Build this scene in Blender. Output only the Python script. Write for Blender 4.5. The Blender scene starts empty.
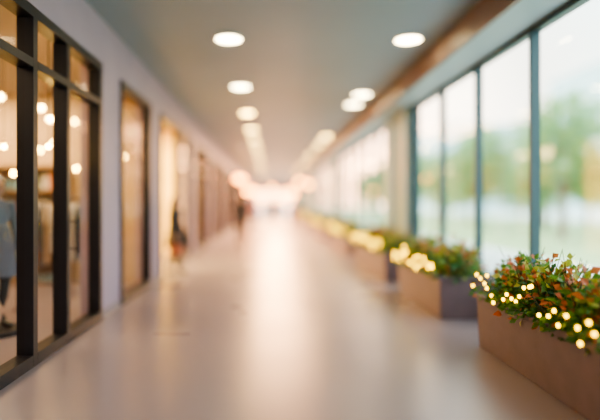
import bpy, bmesh, math, random
import numpy as np
from mathutils import Vector, Matrix
random.seed(7); np.random.seed(7)
S=bpy.context.scene
COL=S.collection

# ------------------------------------------------------------------ materials
def mat(name,col,rough=0.6,metal=0.0,noise=0.0,nscale=5.0,emit=None,estr=0.0,bump=0.0,spec=0.5,trans_w=0.0):
    m=bpy.data.materials.new(name); m.use_nodes=True
    nt=m.node_tree; b=nt.nodes['Principled BSDF']
    b.inputs['Roughness'].default_value=rough; b.inputs['Metallic'].default_value=metal
    b.inputs['Specular IOR Level'].default_value=spec
    b.inputs['Base Color'].default_value=(*col,1)
    if noise>0 or bump>0:
        tc=nt.nodes.new('ShaderNodeTexCoord'); n=nt.nodes.new('ShaderNodeTexNoise')
        n.inputs['Scale'].default_value=nscale; n.inputs['Detail'].default_value=4
        nt.links.new(tc.outputs['Object'],n.inputs['Vector'])
        if noise>0:
            r=nt.nodes.new('ShaderNodeValToRGB')
            r.color_ramp.elements[0].position=0.3; r.color_ramp.elements[1].position=0.7
            r.color_ramp.elements[0].color=(*[c*(1-noise) for c in col],1)
            r.color_ramp.elements[1].color=(*[min(1,c*(1+noise)) for c in col],1)
            nt.links.new(n.outputs['Fac'],r.inputs['Fac']); nt.links.new(r.outputs['Color'],b.inputs['Base Color'])
        if bump>0:
            bp=nt.nodes.new('ShaderNodeBump'); bp.inputs['Strength'].default_value=bump; bp.inputs['Distance'].default_value=0.01
            nt.links.new(n.outputs['Fac'],bp.inputs['Height']); nt.links.new(bp.outputs['Normal'],b.inputs['Normal'])
    if emit: 
        b.inputs['Emission Color'].default_value=(*emit,1); b.inputs['Emission Strength'].default_value=estr
    return m
def leafmat(name,col):
    m=mat(name,col,0.45,noise=0.35,nscale=9)
    nt=m.node_tree; b=nt.nodes['Principled BSDF']; out=nt.nodes['Material Output']
    t=nt.nodes.new('ShaderNodeBsdfTranslucent'); t.inputs['Color'].default_value=(min(1,col[0]*1.3),min(1,col[1]*1.3),col[2]*.8,1)
    mx=nt.nodes.new('ShaderNodeMixShader'); mx.inputs[0].default_value=0.3
    nt.links.new(b.outputs[0],mx.inputs[1]); nt.links.new(t.outputs[0],mx.inputs[2]); nt.links.new(mx.outputs[0],out.inputs['Surface'])
    return m
def glassmat(name,tint,refl=0.5):
    m=bpy.data.materials.new(name); m.use_nodes=True; nt=m.node_tree; nt.nodes.clear()
    out=nt.nodes.new('ShaderNodeOutputMaterial'); tr=nt.nodes.new('ShaderNodeBsdfTransparent'); tr.inputs['Color'].default_value=(*tint,1)
    gl=nt.nodes.new('ShaderNodeBsdfGlossy'); gl.inputs['Roughness'].default_value=0.02
    lw=nt.nodes.new('ShaderNodeLayerWeight'); lw.inputs['Blend'].default_value=0.25
    mx=nt.nodes.new('ShaderNodeMixShader')
    mu=nt.nodes.new('ShaderNodeMath'); mu.operation='MULTIPLY'; mu.inputs[1].default_value=refl
    nt.links.new(lw.outputs['Fresnel'],mu.inputs[0])
    nt.links.new(mu.outputs[0],mx.inputs[0]); nt.links.new(tr.outputs[0],mx.inputs[1]); nt.links.new(gl.outputs[0],mx.inputs[2])
    nt.links.new(mx.outputs[0],out.inputs['Surface'])
    return m

M_ceil=mat('ceiling_paint',(0.28,0.34,0.375),0.5,noise=0.04,nscale=0.6)
M_wall=mat('lilac_plaster',(0.40,0.295,0.375),0.6,noise=0.05,nscale=1.5,bump=0.05)
M_beam=mat('bulkhead_glow_tint',(0.28,0.20,0.17),0.45,noise=0.05,nscale=1)  # dark brown band; a strip light's warm glow is put into the colour
M_soff=mat('soffit_paint',(0.42,0.51,0.54),0.5)
M_col=mat('column_teal',(0.36,0.50,0.51),0.5,noise=0.04,nscale=1)
M_frame=mat('dark_frame_metal',(0.018,0.017,0.023),0.4,0.3)
M_mull=mat('mullion_metal',(0.05,0.085,0.095),0.4,0.3)
M_glass=glassmat('window_glass',(0.88,0.98,0.965),.18)
M_sglass=glassmat('shop_glass',(0.94,0.93,0.92),.35)
M_store=mat('shop_wall',(0.60,0.42,0.24),0.7,noise=0.1,nscale=2)
M_store2=mat('shop_wall_yellow',(0.90,0.63,0.20),0.7,noise=0.1,nscale=2)
M_storeceil=mat('shop_ceiling',(0.34,0.27,0.22),0.7)
M_wood=mat('shelf_wood',(0.30,0.18,0.10),0.5,noise=0.25,nscale=4)
M_trim=mat('baseboard_grey',(0.20,0.18,0.22),0.4)
M_planter=mat('planter_mauve',(0.195,0.135,0.150),0.45,noise=0.08,nscale=6,bump=0.08)
M_soil=mat('soil',(0.05,0.035,0.025),0.9,noise=0.4,nscale=30,bump=0.6)
M_stem=mat('stem',(0.12,0.10,0.05),0.7)
M_bark=mat('bark',(0.20,0.17,0.13),0.9,noise=0.3,nscale=6,bump=0.5)
L1=leafmat('leaf_green',(0.13,0.28,0.07)); L2=leafmat('leaf_dark',(0.06,0.17,0.065))
L3=leafmat('leaf_rust',(0.55,0.17,0.08)); L4=leafmat('leaf_lime',(0.42,0.44,0.09))
T1=leafmat('tree_leaf_a',(0.24,0.42,0.19)); T2=leafmat('tree_leaf_b',(0.42,0.52,0.20)); T3=leafmat('tree_leaf_c',(0.26,0.46,0.33))  # pale greens: outdoor distance haze is put into the leaf colours
M_bulb=mat('fairy_bulb',(1,0.8,0.2),0.4,emit=(1.0,0.58,0.0),estr=6.5)
M_bulb2=mat('fairy_bulb_bright',(1,0.8,0.2),0.4,emit=(1.0,0.56,0.0),estr=15)
M_wire=mat('wire',(0.03,0.05,0.02),0.6)
M_disc=mat('lamp_diffuser',(1,0.95,0.8),0.5,emit=(1.0,0.80,0.44),estr=20)
M_disc2=mat('lamp_diffuser_warm',(1,0.9,0.7),0.5,emit=(1.0,0.62,0.16),estr=34)
M_ring=mat('lamp_trim',(0.75,0.73,0.7),0.4)
M_pend=mat('pendant_glow',(1,0.9,0.7),0.4,emit=(1.0,0.62,0.20),estr=32)
M_pend2=mat('pendant_glow_small',(1,0.9,0.7),0.4,emit=(1.0,0.58,0.12),estr=90)
M_brass=mat('brass',(0.5,0.36,0.15),0.3,0.9)
M_pave=mat('pavement',(0.56,0.62,0.62),0.85,noise=0.1,nscale=0.4)
M_grass=mat('grass',(0.34,0.46,0.24),0.9,noise=0.2,nscale=1.2)
M_bld=mat('building_concrete_hazy',(0.60,0.72,0.73),0.7,noise=0.05,nscale=0.1)  # pale teal-grey, with the haze of distance mixed into the colour
M_bldw=mat('building_glazing',(0.40,0.56,0.60),0.25)
M_skin=mat('skin',(0.45,0.27,0.19),0.5); M_shoe=mat('shoe_black',(0.02,0.02,0.02),0.4)
M_hair=mat('hair_dark',(0.03,0.02,0.015),0.6); M_eye=mat('eye_dark',(0.02,0.015,0.01),0.2); M_lip=mat('lips',(0.35,0.10,0.09),0.5)
M_mann=mat('mannequin_white',(0.6,0.55,0.50),0.4)

# floor: polished, seamless
M_floor=mat('polished_floor',(0.255,0.21,0.235),0.3,noise=0.05,nscale=.7,spec=.75)
nt=M_floor.node_tree; b=nt.nodes['Principled BSDF']
n=nt.nodes.new('ShaderNodeTexNoise'); n.inputs['Scale'].default_value=.8; n.inputs['Detail'].default_value=2
tc=nt.nodes.new('ShaderNodeTexCoord'); nt.links.new(tc.outputs['Object'],n.inputs['Vector'])
mp=nt.nodes.new('ShaderNodeMapRange'); mp.inputs['To Min'].default_value=0.24; mp.inputs['To Max'].default_value=0.34
nt.links.new(n.outputs['Fac'],mp.inputs['Value']); nt.links.new(mp.outputs[0],b.inputs['Roughness'])

# ------------------------------------------------------------------ mesh helpers
class MB:
    def __init__(s): s.v=[]; s.f=[]; s.m=[]; s.mats=[]
    def mi(s,m):
        if m not in s.mats: s.mats.append(m)
        return s.mats.index(m)
    def add(s,vs,fs,m):
        o=len(s.v); s.v+= [tuple(v) for v in vs]; s.f+=[tuple(i+o for i in f) for f in fs]; s.m+=[s.mi(m)]*len(fs)
    def box(s,a,b,m):
        x0,y0,z0=a; x1,y1,z1=b
        s.add([(x0,y0,z0),(x1,y0,z0),(x1,y1,z0),(x0,y1,z0),(x0,y0,z1),(x1,y0,z1),(x1,y1,z1),(x0,y1,z1)],
              [(0,3,2,1),(4,5,6,7),(0,1,5,4),(1,2,6,5),(2,3,7,6),(3,0,4,7)],m)
    def paneX(s,x,y0,y1,z0,z1,m): s.add([(x,y0,z0),(x,y1,z0),(x,y1,z1),(x,y0,z1)],[(0,1,2,3)],m)
    def paneY(s,y,x0,x1,z0,z1,m): s.add([(x0,y,z0),(x1,y,z0),(x1,y,z1),(x0,y,z1)],[(0,1,2,3)],m)
    def tube(s,pts,rs,m,seg=10):
        P=[Vector(p) for p in pts]; rings=[]
        vs=[]
        for i,p in enumerate(P):
            d=(P[min(i+1,len(P)-1)]-P[max(i-1,0)]).normalized()
            q=d.to_track_quat('Z','Y')
            for k in range(seg):
                a=2*math.pi*k/seg
                vs.append(p+q@Vector((math.cos(a)*rs[i],math.sin(a)*rs[i],0)))
        fs=[]
        for i in range(len(P)-1):
            for k in range(seg):
                k2=(k+1)%seg
                fs.append((i*seg+k,i*seg+k2,(i+1)*seg+k2,(i+1)*seg+k))
        fs.append(tuple(range(seg-1,-1,-1))); fs.append(tuple((len(P)-1)*seg+k for k in range(seg)))
        s.add(vs,fs,m)
    def ell(s,c,r,m,u=14,v=9,rot=None):
        vs=[];fs=[]
        for j in range(v+1):
            t=math.pi*j/v
            for i in range(u):
                a=2*math.pi*i/u
                p=Vector((math.sin(t)*math.cos(a)*r[0],math.sin(t)*math.sin(a)*r[1],math.cos(t)*r[2]))
                if rot: p=rot@p
                vs.append(p+Vector(c))
        for j in range(v):
            for i in range(u):
                i2=(i+1)%u
                fs.append((j*u+i,(j+1)*u+i,(j+1)*u+i2,j*u+i2))
        s.add(vs,fs,m)
    def mesh(s,name,smooth=False):
        me=bpy.data.meshes.new(name); me.from_pydata(s.v,[],s.f)
        for m in s.mats: me.materials.append(m)
        me.polygons.foreach_set('material_index',s.m)
        if smooth: me.polygons.foreach_set('use_smooth',[True]*len(s.f))
        me.update(); return me
    def obj(s,name,loc=(0,0,0),smooth=False,bevel=0,parent=None):
        o=bpy.data.objects.new(name,s.mesh(name,smooth)); COL.objects.link(o); o.location=loc
        if bevel:
            bv=o.modifiers.new('bevel','BEVEL'); bv.width=bevel; bv.segments=2; bv.limit_method='ANGLE'
        if parent: o.parent=parent
        return o
def empty(name,loc=(0,0,0)):
    e=bpy.data.objects.new(name,None); COL.objects.link(e); e.location=loc; e.empty_display_size=0.2; return e

# ------------------------------------------------------------------ room shell
XL=-2.19; XR=3.1; H=3.9; YB=-6.0; YE=62.0; SX=-8.0
m=MB(); m.box((SX-.2,YB-.2,-.2),(XR+.15,YE+.2,0),M_floor); m.obj('floor')
m=MB(); m.box((SX-.2,YB-.2,H),(2.5,YE+.2,H+.3),M_ceil); m.obj('ceiling')
m=MB(); m.box((2.5,YB,3.56),(2.56,YE,H+.3),M_beam); m.obj('trim_bulkhead')
m=MB(); m.box((2.56,YB,3.56),(XR+.15,YE,H+.3),M_soff); m.obj('trim_soffit')
m=MB(); m.box((SX-.2,YB-.2,0),(XR+.15,YB,H),M_wall); m.obj('wall_back')
m=MB(); m.box((SX-.2,YB,0),(SX,YE,H),M_store); m.obj('wall_shop_rear')

bays=[(-4.5,-0.2),(0.6,6.44),(7.3,9.1),(9.95,13.7),(14.7,17.6),(18.6,22),(23,27),(28,32.5),(33.5,38),(39,44),(45,50),(51,56)]
TOP=3.3
m=MB(); bb=MB()
prev=YB
for (a,c) in bays:
    m.box((XL-.25,prev,0),(XL,a,H),M_wall); bb.box((XL,prev+.0,0),(XL+.015,a,.1),M_trim)
    m.box((XL-.25,a,TOP),(XL,c,H),M_wall); prev=c
m.box((XL-.25,prev,0),(XL,YE,H),M_wall); bb.box((XL,prev,0),(XL+.015,YE,.1),M_trim)
m.obj('wall_left'); bb.obj('baseboard_left')

# storefronts
def storefront(i,a,c,posts,transom,opening=None):
    m=MB(); w=.09; x0=XL-.12; x1=XL+.035
    m.box((x0,a,0),(x1,a+w,TOP),M_frame); m.box((x0,c-w,0),(x1,c,TOP),M_frame)
    m.box((x0,a+w,TOP-.1),(x1,c-w,TOP),M_frame)
    ps=[p for p in posts]
    edges=[a+w]+[e for p in ps for e in (p-.045,p+.045)]+[c-w]
    for p in ps: m.box((x0,p-.045,0),(x1,p+.045,TOP-.1),M_frame)
    for k in range(0,len(edges),2):
        e0,e1=edges[k],edges[k+1]
        if transom: m.box((x0,e0,2.74),(x1,e1,2.82),M_frame)
        if opening is not None and k//2==opening:
            if transom: m.paneX(XL-.05,e0,e1,2.83,TOP-.1,M_sglass)
            continue
        m.box((x0,e0,0),(x1,e1,.11),M_frame)
        m.paneX(XL-.05,e0,e1,.11,TOP-.1,M_sglass)
    if transom:
        for p in ps[-1:]:
            yy=p+.12
            m.tube([(x1+.05,yy,.95),(x1+.05,yy,1.35)],[.014,.014],M_frame,8)
            for zz in (1.0,1.3): m.tube([(XL-.05,yy,zz),(x1+.05,yy,zz)],[.009,.009],M_frame,8)
    return m.obj('shop_window',bevel=.006)
for i,(a,c) in enumerate(bays):
    if i==1: storefront(i,a,c,[2.0,3.3,4.6,5.36],True)
    elif i==3: storefront(i,a,c,[12.0],False,opening=0)
    elif i==2: storefront(i,a,c,[],False)
    else: storefront(i,a,c,[(a+c)/2],False)

# shop interiors
parts=[(-6,9.5),(9.5,14.2),(14.2,22.5),(22.5,33),(33,44.5),(44.5,62)]
m=MB()
for (a,c) in parts[:-1]:
    m.box((SX,c-.06,0),(XL-.25,c+.06,H),M_store)
m.obj('wall_partition')
m=MB(); m.box((SX,9.57,0.05),(SX+.02,14.13,H-.3),M_store2); m.box((SX+.02,14.11,0.05),(XL-.27,14.135,3.5),M_store2); m.obj('wall_panel_yellow')
m=MB()
for (a,c) in parts: m.box((SX,a+.06,3.55),(XL-.26,c-.06,3.62),M_storeceil)
m.obj('ceiling_shop')
def arealight(name,loc,sx,sy,pw,col,rot=(0,0,0)):
    l=bpy.data.lights.new(name,'AREA'); l.shape='RECTANGLE'; l.size=sx; l.size_y=sy; l.energy=pw; l.color=col
    o=bpy.data.objects.new(name,l); COL.objects.link(o); o.location=loc; o.rotation_euler=rot; return o
arealight('shop_ceiling_lamp',(-5,3,3.5),3,6,200,(1,.72,.42))
arealight('shop_ceiling_lamp',(-5,8,3.5),3,2,160,(1,.72,.38))
arealight('shop_ceiling_lamp',(-4.6,11.8,3.5),3,3,950,(1,.72,.28))
for (a,c) in parts[2:]:
    arealight('shop_ceiling_lamp',(-5,(a+c)/2,3.5),3,c-a-1,95*(c-a),(1,.66,.30))

def shelf_unit(loc,rotz,w=1.8,h=2.2):
    m=MB(); d=.35
    m.box((-w/2,0,0),(-w/2+.04,d,h),M_wood); m.box((w/2-.04,0,0),(w/2,d,h),M_wood); m.box((-w/2+.04,d-.02,0),(w/2-.04,d,h),M_wood)
    goods=[mat('goods_%d'%k,c,.5) for k,c in enumerate([(0.7,.6,.45),(.15,.25,.3),(.5,.2,.12),(.75,.72,.66),(.25,.35,.25)])] if not hasattr(shelf_unit,'g') else shelf_unit.g
    shelf_unit.g=goods
    for k in range(6):
        z=.05+k*(h-.1)/5
        m.box((-w/2+.04,0,z-.015),(w/2-.04,d-.02,z+.015),M_wood)
        if k<5:
            x=-w/2+.1
            while x<w/2-.25:
                ww=random.uniform(.08,.2); hh=random.uniform(.1,.3)
                if random.random()<.5: m.box((x,.06,z+.015),(x+ww,d-.06,z+.015+hh),random.choice(goods))
                else: 
                    g=random.choice(goods); r=ww*.42; cx=x+ww/2
                    m.tube([(cx,.17,z+.015),(cx,.17,z+.015+hh*.6),(cx,.17,z+.015+hh*.8),(cx,.17,z+.015+hh)],[r,r,r*.45,r*.4],g,10)
                x+=ww+random.uniform(.02,.1)
    o=m.obj('shelf_unit',loc); o.rotation_euler=(0,0,rotz); return o
def clothing_rack(loc,rotz,cols):
    m=MB(); L=1.5
    for sx in (-L/2,L/2):
        m.tube([(sx,0,.05),(sx,0,1.55)],[.016,.016],M_frame,8)
        m.tube([(sx,-.25,.02),(sx,.25,.02)],[.018,.018],M_frame,8)
        m.tube([(sx,0,.02),(sx,0,.08)],[.018,.018],M_frame,8)
    m.tube([(-L/2,0,1.55),(L/2,0,1.55)],[.016,.016],M_frame,8)
    for k in range(14):
        x=-L/2+.1+k*(L-.2)/13; g=cols[k%len(cols)]; ln=random.uniform(.75,1.05)
        m.tube([(x,0,1.55),(x,0,1.49)],[.004,.004],M_frame,6)
        prof=[(-.03,1.49),(.03,1.49),(.20,1.42),(.24,1.15),(.17,1.2),(.19,1.5-ln),(-.19,1.5-ln),(-.17,1.2),(-.24,1.15),(-.20,1.42)]
        v=[(x-.018,y,z) for y,z in prof]+[(x+.018,y,z) for y,z in prof]; nn=len(prof)
        m.add(v,[tuple(range(nn)),tuple(range(2*nn-1,nn-1,-1))]+[(i,i+nn,(i+1)%nn+nn,(i+1)%nn) for i in range(nn)],g)
    o=m.obj('clothing_rack',loc); o.rotation_euler=(0,0,rotz)
C=[mat('cloth_%d'%k,c,.8) for k,c in enumerate([(.13,.14,.18),(.55,.42,.3),(.6,.58,.55),(.30,.10,.08),(.10,.2,.2),(.03,.03,.035)])]
shelf_unit((-4.6,9.0,0),0); shelf_unit((-6.6,9.0,0),0); shelf_unit((-7.5,5,0),math.pi/2); shelf_unit((-7.5,2.5,0),math.pi/2); shelf_unit((-7.5,7.2,0),math.pi/2)
clothing_rack((-4.3,6.9,0),.3,C[:3]); clothing_rack((-5.6,4.8,0),1.2,[C[4],C[2],C[3]])
clothing_rack((-3.3,8.3,0),.15,[C[1],C[2],C[0]])
shelf_unit((-5.2,13.7,0),0,2.2); shelf_unit((-7.5,11.8,0),math.pi/2)
clothing_rack((-4.4,11.6,0),1.4,[C[1],C[2],C[3]])
for y in (17,20,26,30,36,41,48,54): shelf_unit((-4.5,y,0),math.pi/2)

def pendant(x,y,z,r=.042,mm=None):
    m=MB(); m.ell((0,0,0),(r,r,r),mm or M_pend,14,9); m.tube([(0,0,r*.8),(0,0,r*1.6)],[r*.45,r*.35],M_brass,10)
    m.tube([(0,0,r*1.6),(0,0,3.55-z)],[.004,.004],M_wire,6)
    m.obj('pendant_lamp',(x,y,z),smooth=True)
for p in [(-2.62,6.1,3.05),(-2.8,7.15,3.1),(-3.0,6.0,3.2),(-3.2,7.0,2.83),(-2.95,6.7,2.62),(-3.55,6.6,2.9),(-4.0,8.2,2.85),(-5.0,8.4,2.7),(-2.7,8.6,2.6),(-4.4,5.6,2.8),(-2.75,10.7,2.85),(-3.3,12,2.7),(-2.9,13,2.6),(-4.2,10.6,2.9)]:
    pendant(*p)
for p in [(-3.1,8.0,2.05),(-3.7,7.6,2.2),(-3.45,7.95,2.45),(-2.9,7.75,2.25),(-3.0,8.7,1.9),(-2.75,8.25,3.0),(-3.9,7.6,1.95),(-3.35,8.6,2.9),(-2.6,5.9,2.5),(-2.7,8.9,2.1),(-2.55,8.7,2.3),(-3.3,6.2,2.2),(-2.75,6.7,1.95),(-3.9,8.5,2.4),(-2.55,5.75,2.15)]:
    pendant(*p,r=.024,mm=M_pend2)

# ------------------------------------------------------------------ right window wall
SILL=.42; WT=3.56
cols_=[(-6,-5.6),(10.75,11.6),(12.1,12.7),(22.5,23.3),(33,33.8),(43.5,44.3),(54,54.8),(61.2,62)]
m=MB(); m.box((XR-.06,YB,0),(XR+.15,YE,SILL),M_soff); m.obj('wall_right'); 
m=MB(); m.box((XR-.13,YB,SILL),(XR+.17,YE,SILL+.035),M_soff); m.obj('trim_sill')
for (a,c) in cols_:
    m=MB(); m.box((XR-.18,a,0),(XR-.135,c,WT),M_col); m.box((XR-.135,a,SILL+.036),(XR+.1,c,WT),M_col); m.obj('structural_column')
wn=0
mull=[5.85-1.53*k for k in range(7,0,-1)]+[5.85,7.42,8.95,10.48]
def window(a,c,ms):
    global wn; wn+=1
    m=MB(); z0=SILL+.036; z1=WT; x0=XR-.05; x1=XR+.05
    m.box((x0,a,z0),(x1,c,z0+.06),M_mull); m.box((x0,a,z1-.07),(x1,c,z1),M_mull)
    es=[a]+sorted(ms)+[c]
    for p in es: m.box((x0-.01,p-.026,z0),(x1,p+.026,z1),M_mull)
    m.paneX(XR,a+.02,c-.02,z0+.06,z1-.07,M_glass)
    m.obj('window_%d'%wn)
window(-5.57,10.72,[p for p in mull if p>-5.4])
for k in range(2,len(cols_)-1):
    a=cols_[k][1]+.03; c=cols_[k+1][0]-.03
    nn=max(1,int(round((c-a)/1.53))); window(a,c,[a+(c-a)*j/nn for j in range(1,nn)])
window(11.63,12.07,[])

# end wall with glazed doors
m=MB(); m.box((SX,YE,3.0),(XR+.15,YE+.2,H),M_wall); m.box((SX,YE,0),(-1.9,YE+.2,3.0),M_wall); m.box((2.8,YE,0),(XR+.15,YE+.2,3.0),M_wall); m.obj('wall_end')
m=MB()
for k in range(6):
    x=-1.84+k*(4.58)/5; m.box((x-.04,YE+.02,0),(x+.04,YE+.12,2.99),M_frame)
m.box((-1.88,YE+.02,2.3),(2.78,YE+.12,2.38),M_frame); m.paneY(YE+.07,-1.86,2.76,.05,2.96,M_glass); m.obj('door_1')

# ------------------------------------------------------------------ ceiling lights
def disc_mesh(name,r,md):
    m=MB(); seg=36
    def ring(rr,z): return [(math.cos(2*math.pi*k/seg)*rr,math.sin(2*math.pi*k/seg)*rr,z) for k in range(seg)]
    v=ring(r*1.12,0)+ring(r*1.12,-.02)+ring(r,-.025)+ring(r,-.015)
    f=[]
    for j in range(3):
        for k in range(seg): f.append((j*seg+k,j*seg+(k+1)%seg,(j+1)*seg+(k+1)%seg,(j+1)*seg+k))
    m.add(v,f,M_ring); m.add(ring(r,-.016),[tuple(range(seg))],md)
    return m.mesh(name)
dm=disc_mesh('ceiling_light',.185,M_disc); dm2=disc_mesh('ceiling_light',.17,M_disc2)
ys=[1.2,4.2]+[7.27+3.0*k for k in range(6)]+[26.3,30.5,35,40,46,53]
yr=[0.5,4.0,7.3,11.0,12.1,18.0,20.4,25,30,36,43,51]
for y in ys: 
    o=bpy.data.objects.new('ceiling_light',dm if y<12 else dm2); COL.objects.link(o); o.location=(-.6,y,H)
for y in yr:
    o=bpy.data.objects.new('ceiling_light',dm if y<12.5 else dm2); COL.objects.link(o); o.location=(2.02,y,H)
# warm hanging globe lamps towards the far end
M_globe=mat('globe_glow',(1,.8,.5),.4,emit=(1.0,.33,.04),estr=22)
for (x,y,z,r) in [(-1.7,30,2.9,.16),(2.0,34,2.9,.16),(-1.6,38,2.4,.18),(2.0,42,2.3,.18),(-1.5,47,2.6,.2),(1.9,50,2.6,.2),(-.9,55,2.1,.2),(1.2,57,2.1,.2),(.2,50,2.9,.2),(-1.5,33,2.3,.15),(2.1,27,2.5,.13),(-1.6,25,2.7,.13)]:
    m=MB(); m.ell((0,0,0),(r,r,r),M_globe,16,10); m.tube([(0,0,r*.95),(0,0,r*1.15)],[.05,.04],M_brass,10); m.tube([(0,0,r*1.15),(0,0,H-z)],[.008,.008],M_wire,6)
    m.obj('globe_pendant_lamp',(x,y,z),smooth=True)
for y,e_ in ((17,360),(23,800),(31,1300),(39,1600),(47,1600),(55,1600)):  # added fill lights without fixtures, warming the far walls and ceiling
    arealight('warm_fill_light',(.4,y,H-.03),2.0,4.0,e_,(1,.50,.22))

# ------------------------------------------------------------------ leaves
def leaves(P,Dirs,sizes,mats_w,mb,wid=.34):
    n=len(P); mats_,w=zip(*mats_w); idx=np.random.choice(len(mats_),n,p=np.array(w)/sum(w))
    D=Dirs/np.linalg.norm(Dirs,axis=1,keepdims=True)
    R=np.random.randn(n,3); X=np.cross(D,R); X/=np.linalg.norm(X,axis=1,keepdims=True); N=np.cross(X,D)
    flip=np.where(N[:,2:3]<0,-1,1); N=N*flip
    s=sizes[:,None]
    v0=P; v1=P+D*s*.45+X*s*wid+N*s*.08; v3=P+D*s*.45-X*s*wid+N*s*.08; v2=P+D*s-N*s*.15; v4=P+D*s*.5
    V=np.stack([v0,v1,v2,v3,v4],1).reshape(-1,3)
    o=len(mb.v); mb.v+=[tuple(v) for v in V.tolist()]
    mis=[mb.mi(x) for x in mats_]
    for i in range(n):
        b_=o+i*5
        mb.f.append((b_,b_+1,b_+2,b_+4)); mb.f.append((b_,b_+4,b_+2,b_+3)); mb.m+=[mis[idx[i]]]*2

# ------------------------------------------------------------------ planters
PX=2.165; PW=.68; PH=.55
def planter(y0,y1,n):
    L=y1-y0; e=empty('planter_box',(PX,y0,0)); t=.045
    m=MB()
    def loop(i,z,tp): return [(tp+i,tp+i,z),(PW-tp-i,tp+i,z),(PW-tp-i,L-tp-i,z),(tp+i,L-tp-i,z)]
    rings=[loop(0,0.0,.03),loop(0,PH-.05,.012),loop(0,PH-.05,0.0),loop(0,PH,0),loop(t,PH,0),loop(t,PH-.12,0)]
    v=[p for r in rings for p in r]; f=[(3,2,1,0)]
    for j in range(5):
        for k in range(4): f.append((j*4+k,j*4+(k+1)%4,(j+1)*4+(k+1)%4,(j+1)*4+k))
    m.add(v,f,M_planter); m.obj('shell',bevel=.006,parent=e)
    m=MB(); nx,ny=6,int(L*8); vs=[];fs=[]
    for j in range(ny+1):
        for i in range(nx+1): vs.append((t+(PW-2*t)*i/nx,t+(L-2*t)*j/ny,PH-.08+random.uniform(-.01,.015)))
    for j in range(ny):
        for i in range(nx): q=j*(nx+1)+i; fs.append((q,q+1,q+nx+2,q+nx+1))
    m.add(vs,fs,M_soil); m.obj('soil',smooth=True,parent=e)
    m=MB()
    nc=int(L*9)
    Ps=[];Ds=[]
    for k in range(nc):
        cx=random.uniform(.14,PW-.14); cy=(k+.5)/nc*L+random.uniform(-.08,.08); cy=min(max(cy,.12),L-.12)
        hh=random.uniform(.30,.58); rr=random.uniform(.16,.24)
        for s_ in range(7):
            a=random.uniform(0,6.28); l=random.uniform(.3,1)*rr
            top=(cx+math.cos(a)*l,cy+math.sin(a)*l,PH-.06+hh*random.uniform(.7,1.1))
            m.tube([(cx,cy,PH-.09),((cx*2+top[0])/3,(cy*2+top[1])/3,PH+hh*.5),top],[.006,.004,.002],M_stem,5)
        q=int(n/nc)
        u=np.random.randn(q,3); u/=np.linalg.norm(u,axis=1,keepdims=True); u[:,2]=np.abs(u[:,2])*1.0-.12
        rad=np.random.uniform(.55,1.05,(q,1))
        p=np.array([cx,cy,PH-.02])+u*rad*np.array([rr,rr,hh])
        Ps.append(p); Ds.append(u*np.array([1,1,.6])+np.random.randn(q,3)*.45+np.array([0,0,.1]))
    q=int(L*60); p=np.stack([np.random.uniform(-.04,.06,q),np.random.uniform(0,L,q),np.random.uniform(PH-.02,PH+.1,q)],1)
    Ps.append(p); Ds.append(np.stack([-np.ones(q)*.6,np.random.randn(q)*.6,-np.random.rand(q)*.6],1))
    P=np.concatenate(Ps); D=np.concatenate(Ds)
    P[:,0]=np.clip(P[:,0],-.06,PW-.02); P[:,1]=np.clip(P[:,1],-.05,L+.05)
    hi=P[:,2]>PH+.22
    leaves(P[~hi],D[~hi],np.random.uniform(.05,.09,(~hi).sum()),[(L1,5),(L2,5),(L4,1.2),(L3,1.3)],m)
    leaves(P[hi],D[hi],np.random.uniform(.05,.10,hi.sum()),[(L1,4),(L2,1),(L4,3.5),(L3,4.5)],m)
    m.obj('foliage',parent=e)
def fairy(y0,y1,nb,zb,mb_,r=.0135):
    m=MB(); L=y1-y0; pts=[]
    N=int(L*30)
    for i in range(N+1):
        t=i/N; pts.append((PX-.07+.02*math.sin(t*L*9),y0+t*L,zb+.06*math.sin(t*L*6.3)+.035*math.sin(t*L*15+1)))
    m.tube(pts,[.003]*len(pts),M_wire,5)
    for k in range(nb):
        t=(k+random.uniform(.1,.9))/nb; p=pts[int(t*N)]
        q=(p[0]+random.uniform(-.02,.01),p[1],p[2]+random.choice([-1,1])*random.uniform(.012,.08))
        m.tube([p,q],[.003,.004],M_wire,5)
        m.ell(q,(r,r,r*1.2),mb_,8,6)
    m.obj('fairy_lights',smooth=True)
pl=[(2.7,5.28,5200,30),(6.4,8.5,2600,22),(9.5,12.9,2600,30),(14.2,18.2,1800,26),(20,25,1400,20),(27,33,1200,14),(36,42,1000,10)]
for i,(y0,y1,n,nb) in enumerate(pl):
    planter(y0,y1,n); fairy(y0+.03,y1-.03,nb,PH+.13,M_bulb if i==0 else M_bulb2,.0155 if i==0 else .0145)

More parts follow.
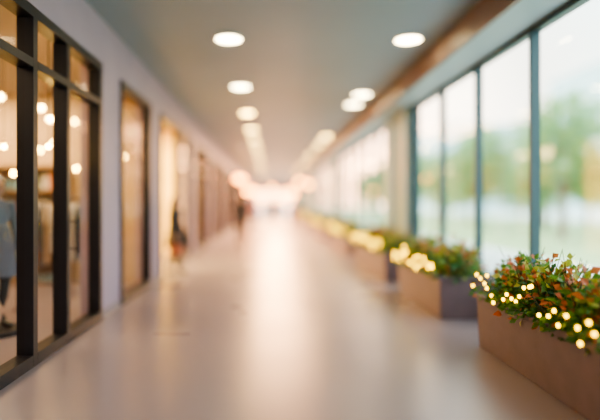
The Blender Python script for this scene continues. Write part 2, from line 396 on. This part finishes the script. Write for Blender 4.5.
# ------------------------------------------------------------------ outside
m=MB(); m.box((XR+.16,-60,-.5),(140,200,-.3),M_pave); m.obj('ground_pavement')
m=MB(); m.box((9,-40,-.3),(30,160,-.27),M_grass); m.obj('lawn')
m=MB(); m.box((-60,YE+.25,-.5),(3.1,200,-.3),M_pave); m.obj('ground_forecourt')
def tree_mesh(seed):
    random.seed(seed); np.random.seed(seed)
    m=MB()
    m.tube([(0,0,0),(0,0,.1),(.05,0,1.2),(0,.08,2.4),(.05,0,4.5)],[.22,.20,.15,.12,.05],M_bark,10)
    blobs=[]
    for k in range(9):
        a=k*2.4; r=random.uniform(.6,1.7); z=random.uniform(2.8,5.6)
        c=(math.cos(a)*r,math.sin(a)*r,z); blobs.append((c,random.uniform(.9,1.4)))
        m.tube([(0,0,1.9+.2*k*.5),(c[0]*.5,c[1]*.5,(2.2+z)/2),c],[.07,.045,.02],M_bark,6)
    blobs.append(((0,0,6.0),1.2))
    for c,r in blobs:
        q=480; u=np.random.randn(q,3); u/=np.linalg.norm(u,axis=1,keepdims=True)
        p=np.array(c)+u*r*np.random.uniform(.6,1.05,(q,1))
        leaves(p,u+np.random.randn(q,3)*.6,np.random.uniform(.18,.34,q),[(T1,4),(T2,3),(T3,3)],m,.4)
    return m.mesh('tree')
tms=[tree_mesh(3),tree_mesh(11)]
random.seed(5)
tp=[(15.5,17.5),(14,24),(19.5,24),(13,31),(18,33),(23,31),(13,39),(17,43),(22,40),(12,48),(16,54),(22,52),(12,61),(17,67),(23,64),(26,41),(25,50),(26,22),(23,13)]
for i,(x,y) in enumerate(tp):
    o=bpy.data.objects.new('tree',tms[i%2]); COL.objects.link(o); s=random.uniform(.72,1.02); o.scale=(s*1.1,s*1.1,s*random.uniform(.88,1.0)); o.location=(x,y,-.265); o.rotation_euler=(0,0,random.uniform(0,6))
def building(x,y,w,d,h):
    m=MB(); m.box((-w/2,-d/2,0),(w/2,d/2,h),M_bld); fl=int(h/3.6)
    for k in range(fl):
        z=1+k*3.6
        nn=int(w/3)
        for j in range(nn):
            xx=-w/2+(j+.5)*w/nn; m.box((xx-1.1,-d/2-.08,z),(xx+1.1,-d/2+.02,z+2.0),M_bldw)
        nn=int(d/3)
        for j in range(nn):
            yy=-d/2+(j+.5)*d/nn; m.box((-w/2-.08,yy-1.1,z),(-w/2+.02,yy+1.1,z+2.0),M_bldw)
    m.box((-w/2-.3,-d/2-.3,h),(w/2+.3,d/2+.3,h+.6),M_bld)
    m.obj('office_building',(x,y,-.3))
building(62,78,22,26,23); building(47,112,24,24,17); building(85,50,24,24,20)

# ------------------------------------------------------------------ people
def person(loc,rotz,height,top,bottom,hair,stride=.0,longhair=False,coat=False,bag=False,armbend=0.0,name='person'):
    e=empty(name,loc); e.rotation_euler=(0,0,rotz); k=height/1.7; e.scale=(k,k,k)
    m=MB(); s=stride
    def limb(pts,rs):
        m.tube(pts,rs,top,14)
        for p,r in zip(pts,rs): m.ell(p,(r,r,r),top,12,8)
    m.ell((0,0,.93),(.155,.115,.12),top); m.ell((0,0,1.08),(.125,.09,.16),top); m.ell((0,0,1.27),(.155,.105,.17),top); m.ell((0,0,1.38),(.165,.075,.07),top)
    limb([(0,0,1.38),(0,-.005,1.50)],[.06,.05])
    hands=[]
    for sd in (-1,1):
        sw=s*sd
        hip=(.085*sd,0,.90); kn=(.09*sd,-sw*.5-.02,.49); an=(.085*sd,-sw+(.10 if -sw>0 else 0),.085)
        limb([hip,((hip[0]+kn[0])/2,(hip[1]+kn[1])/2-.005,.70),kn],[.088,.075,.055])
        limb([kn,(an[0],(kn[1]+an[1])/2+.02,.33),an],[.055,.052,.036])
        m.ell((an[0],an[1]-.06,.045),(.045,.125,.042),top)
        sh=(.175*sd,0,1.39); el=(.225*sd,.02+sw*.35,1.11); wr=(.22*sd,-.07+sw*.6-armbend*.18,.88+armbend*.22)
        limb([sh,el],[.052,.040]); limb([el,wr],[.040,.026]); hands.append((Vector(wr),(Vector(wr)-Vector(el)).normalized(),sd))
    if coat: m.tube([(0,0,1.15),(0,0,.9),(0,0,.58)],[.13,.185,.225],top,20)
    body=m.obj('body_raw'); rm=body.modifiers.new('r','REMESH'); rm.mode='VOXEL'; rm.voxel_size=.014
    sm=body.modifiers.new('s','SMOOTH'); sm.iterations=6; sm.factor=.6
    dg=bpy.context.evaluated_depsgraph_get(); me=bpy.data.meshes.new_from_object(body.evaluated_get(dg)); bpy.data.objects.remove(body)
    me.materials.clear()
    for q in (top,bottom,M_shoe,M_skin): me.materials.append(q)
    for p in me.polygons:
        c=p.center; p.use_smooth=True
        if c.z>1.44: p.material_index=3
        elif c.z<.095: p.material_index=2
        elif c.z<(.57 if coat else .93) and abs(c.x)<.185: p.material_index=1
        else: p.material_index=0
    o=bpy.data.objects.new('body',me); COL.objects.link(o); o.parent=e
    h=MB(); hc=Vector((0,-.015,1.595))
    h.ell(hc,(.075,.092,.112),M_skin,20,14); h.ell(hc+Vector((0,-.035,-.06)),(.048,.05,.05),M_skin)
    h.tube([hc+Vector((0,-.088,.02)),hc+Vector((0,-.112,-.02)),hc+Vector((0,-.09,-.028))],[.006,.014,.008],M_skin,8)
    for sd in (-1,1):
        h.ell(hc+Vector((.03*sd,-.082,.008)),(.012,.008,.007),M_eye,10,6); h.ell(hc+Vector((.076*sd,.005,0)),(.01,.02,.03),M_skin,10,8)
    h.ell(hc+Vector((0,-.085,-.055)),(.022,.008,.007),M_lip,10,6)
    u,v=20,12; vs=[];fs=[]
    for j in range(v+1):
        for i in range(u):
            a=2*math.pi*i/u; front=max(0,-math.sin(a)); lim=math.pi*(.72-.42*front); t=lim*j/v
            vs.append(hc+Vector((math.sin(t)*math.cos(a)*.086,math.sin(t)*math.sin(a)*.104+.006,math.cos(t)*.124+.004)))
    for j in range(v):
        for i in range(u): fs.append((j*u+i,(j+1)*u+i,(j+1)*u+(i+1)%u,j*u+(i+1)%u))
    h.add(vs,fs,hair)
    if longhair: h.tube([hc+Vector((0,.04,.04)),hc+Vector((0,.075,-.06)),hc+Vector((0,.085,-.2)),hc+Vector((0,.08,-.30))],[.075,.078,.06,.02],hair,14)
    h.obj('head',smooth=True,parent=e)
    hd=MB()
    for wr,d,sd in hands:
        side=Vector((0,-1,0)); side=(side-d*side.dot(d)).normalized(); inn=d.cross(side).normalized()
        if inn.x*sd>0: inn=-inn
        R=Matrix((inn,side,d)).transposed()
        hd.ell(wr+d*.05,(.016,.042,.055),M_skin,12,8,rot=R)
        for fi,(off,ln) in enumerate([(.030,.070),(.010,.080),(-.010,.074),(-.029,.058)]):
            b0=wr+d*.085+side*off
            hd.tube([b0,b0+d*ln*.5+inn*.006,b0+d*ln*.85+inn*.02,b0+d*ln+inn*.03],[.0095,.009,.008,.006],M_skin,8)
        t0=wr+d*.03+side*.032; hd.tube([t0,t0+d*.03+side*.022+inn*.008,t0+d*.06+side*.026+inn*.018],[.012,.010,.007],M_skin,8)
    hd.obj('hands',smooth=True,parent=e)
    if bag:
        wr,d,sd=hands[0]; g=MB(); c=wr+d*.13+Vector((0,0,-.20))
        g.box(c+Vector((-.05,-.14,-.12)),c+Vector((.05,.14,.10)),C[3]); g.tube([c+Vector((0,-.1,.09)),c+Vector((0,-.06,.2)),c+Vector((0,.0,.23)),c+Vector((0,.06,.2)),c+Vector((0,.1,.09))],[.008]*5,C[5],6)
        g.obj('handbag',bevel=.015,parent=e)
    return e
person((-2.0,10.6,0),math.radians(70),1.64,C[5],C[5],M_hair,.05,True,True,True,name='woman_standing')
person((-.95,16.5,0),math.radians(0),1.80,C[5],C[5],M_hair,.22,name='man_walking')
person((-.75,26,0),math.radians(180),1.72,C[3],C[5],M_hair,.2,True,name='woman_walking')
person((-.1,29,0),math.radians(10),1.78,C[5],C[5],M_hair,.2,name='man_walking')
person((.65,31,0),math.radians(175),1.7,C[5],C[0],M_hair,.15,name='man_walking')
person((1.3,28,0),math.radians(0),1.66,C[3],C[5],M_hair,.2,True,True,name='woman_walking')
person((.3,38,0),math.radians(180),1.75,C[3],C[5],M_hair,.2,name='man_walking')
person((-3.15,5.75,0.056),math.radians(60),1.75,C[0],C[5],M_mann,0,False,True,name='mannequin')
m=MB(); m.tube([(0,0,0),(0,0,.055)],[.3,.3],M_frame,28); m.obj('mannequin_plinth',(-3.15,5.75,0))

# ------------------------------------------------------------------ light / sky
W=bpy.data.worlds.new('World'); S.world=W; W.use_nodes=True; nt=W.node_tree; nt.nodes.clear()
out=nt.nodes.new('ShaderNodeOutputWorld'); bg=nt.nodes.new('ShaderNodeBackground')
tc=nt.nodes.new('ShaderNodeTexCoord'); dp=nt.nodes.new('ShaderNodeVectorMath'); dp.operation='DOT_PRODUCT'; dp.inputs[1].default_value=Vector((.05,1,.06)).normalized()
nt.links.new(tc.outputs['Generated'],dp.inputs[0])
r=nt.nodes.new('ShaderNodeValToRGB'); nt.links.new(dp.outputs['Value'],r.inputs['Fac'])
E=r.color_ramp.elements; E[0].position=0.0; E[0].color=(.78,.89,.95,1); E[1].position=1.0; E[1].color=(1.0,.46,.24,1)
e=E.new(.80); e.color=(.82,.93,.94,1); e=E.new(.95); e.color=(1.0,.78,.64,1)
mr=nt.nodes.new('ShaderNodeMapRange'); mr.inputs['From Min'].default_value=.90; mr.inputs['From Max'].default_value=1.0; mr.inputs['To Min'].default_value=3.3; mr.inputs['To Max'].default_value=7.5
nt.links.new(dp.outputs['Value'],mr.inputs['Value'])
nt.links.new(r.outputs['Color'],bg.inputs['Color']); nt.links.new(mr.outputs[0],bg.inputs['Strength']); nt.links.new(bg.outputs[0],out.inputs['Surface'])
sl=bpy.data.lights.new('sun','SUN'); sl.energy=4.0; sl.angle=.1; sl.color=(1,.95,.85); so=bpy.data.objects.new('sun',sl); COL.objects.link(so)
so.rotation_euler=Vector((.75,.25,-.75)).to_track_quat('-Z','Y').to_euler()
S.view_settings.exposure=0.6
try: S.view_settings.look='AgX - Medium High Contrast'
except Exception as ex: print(ex)

# ------------------------------------------------------------------ camera
cd=bpy.data.cameras.new('camera'); cam=bpy.data.objects.new('camera',cd); COL.objects.link(cam)
cam.location=(0,0,1.5); cam.rotation_euler=(math.pi/2,0,0); cd.lens=30; cd.sensor_width=36
cd.shift_x=.05; cd.shift_y=-7/600; cd.clip_end=500
cd.dof.use_dof=True; cd.dof.focus_distance=4.2; cd.dof.aperture_fstop=.19
S.camera=cam
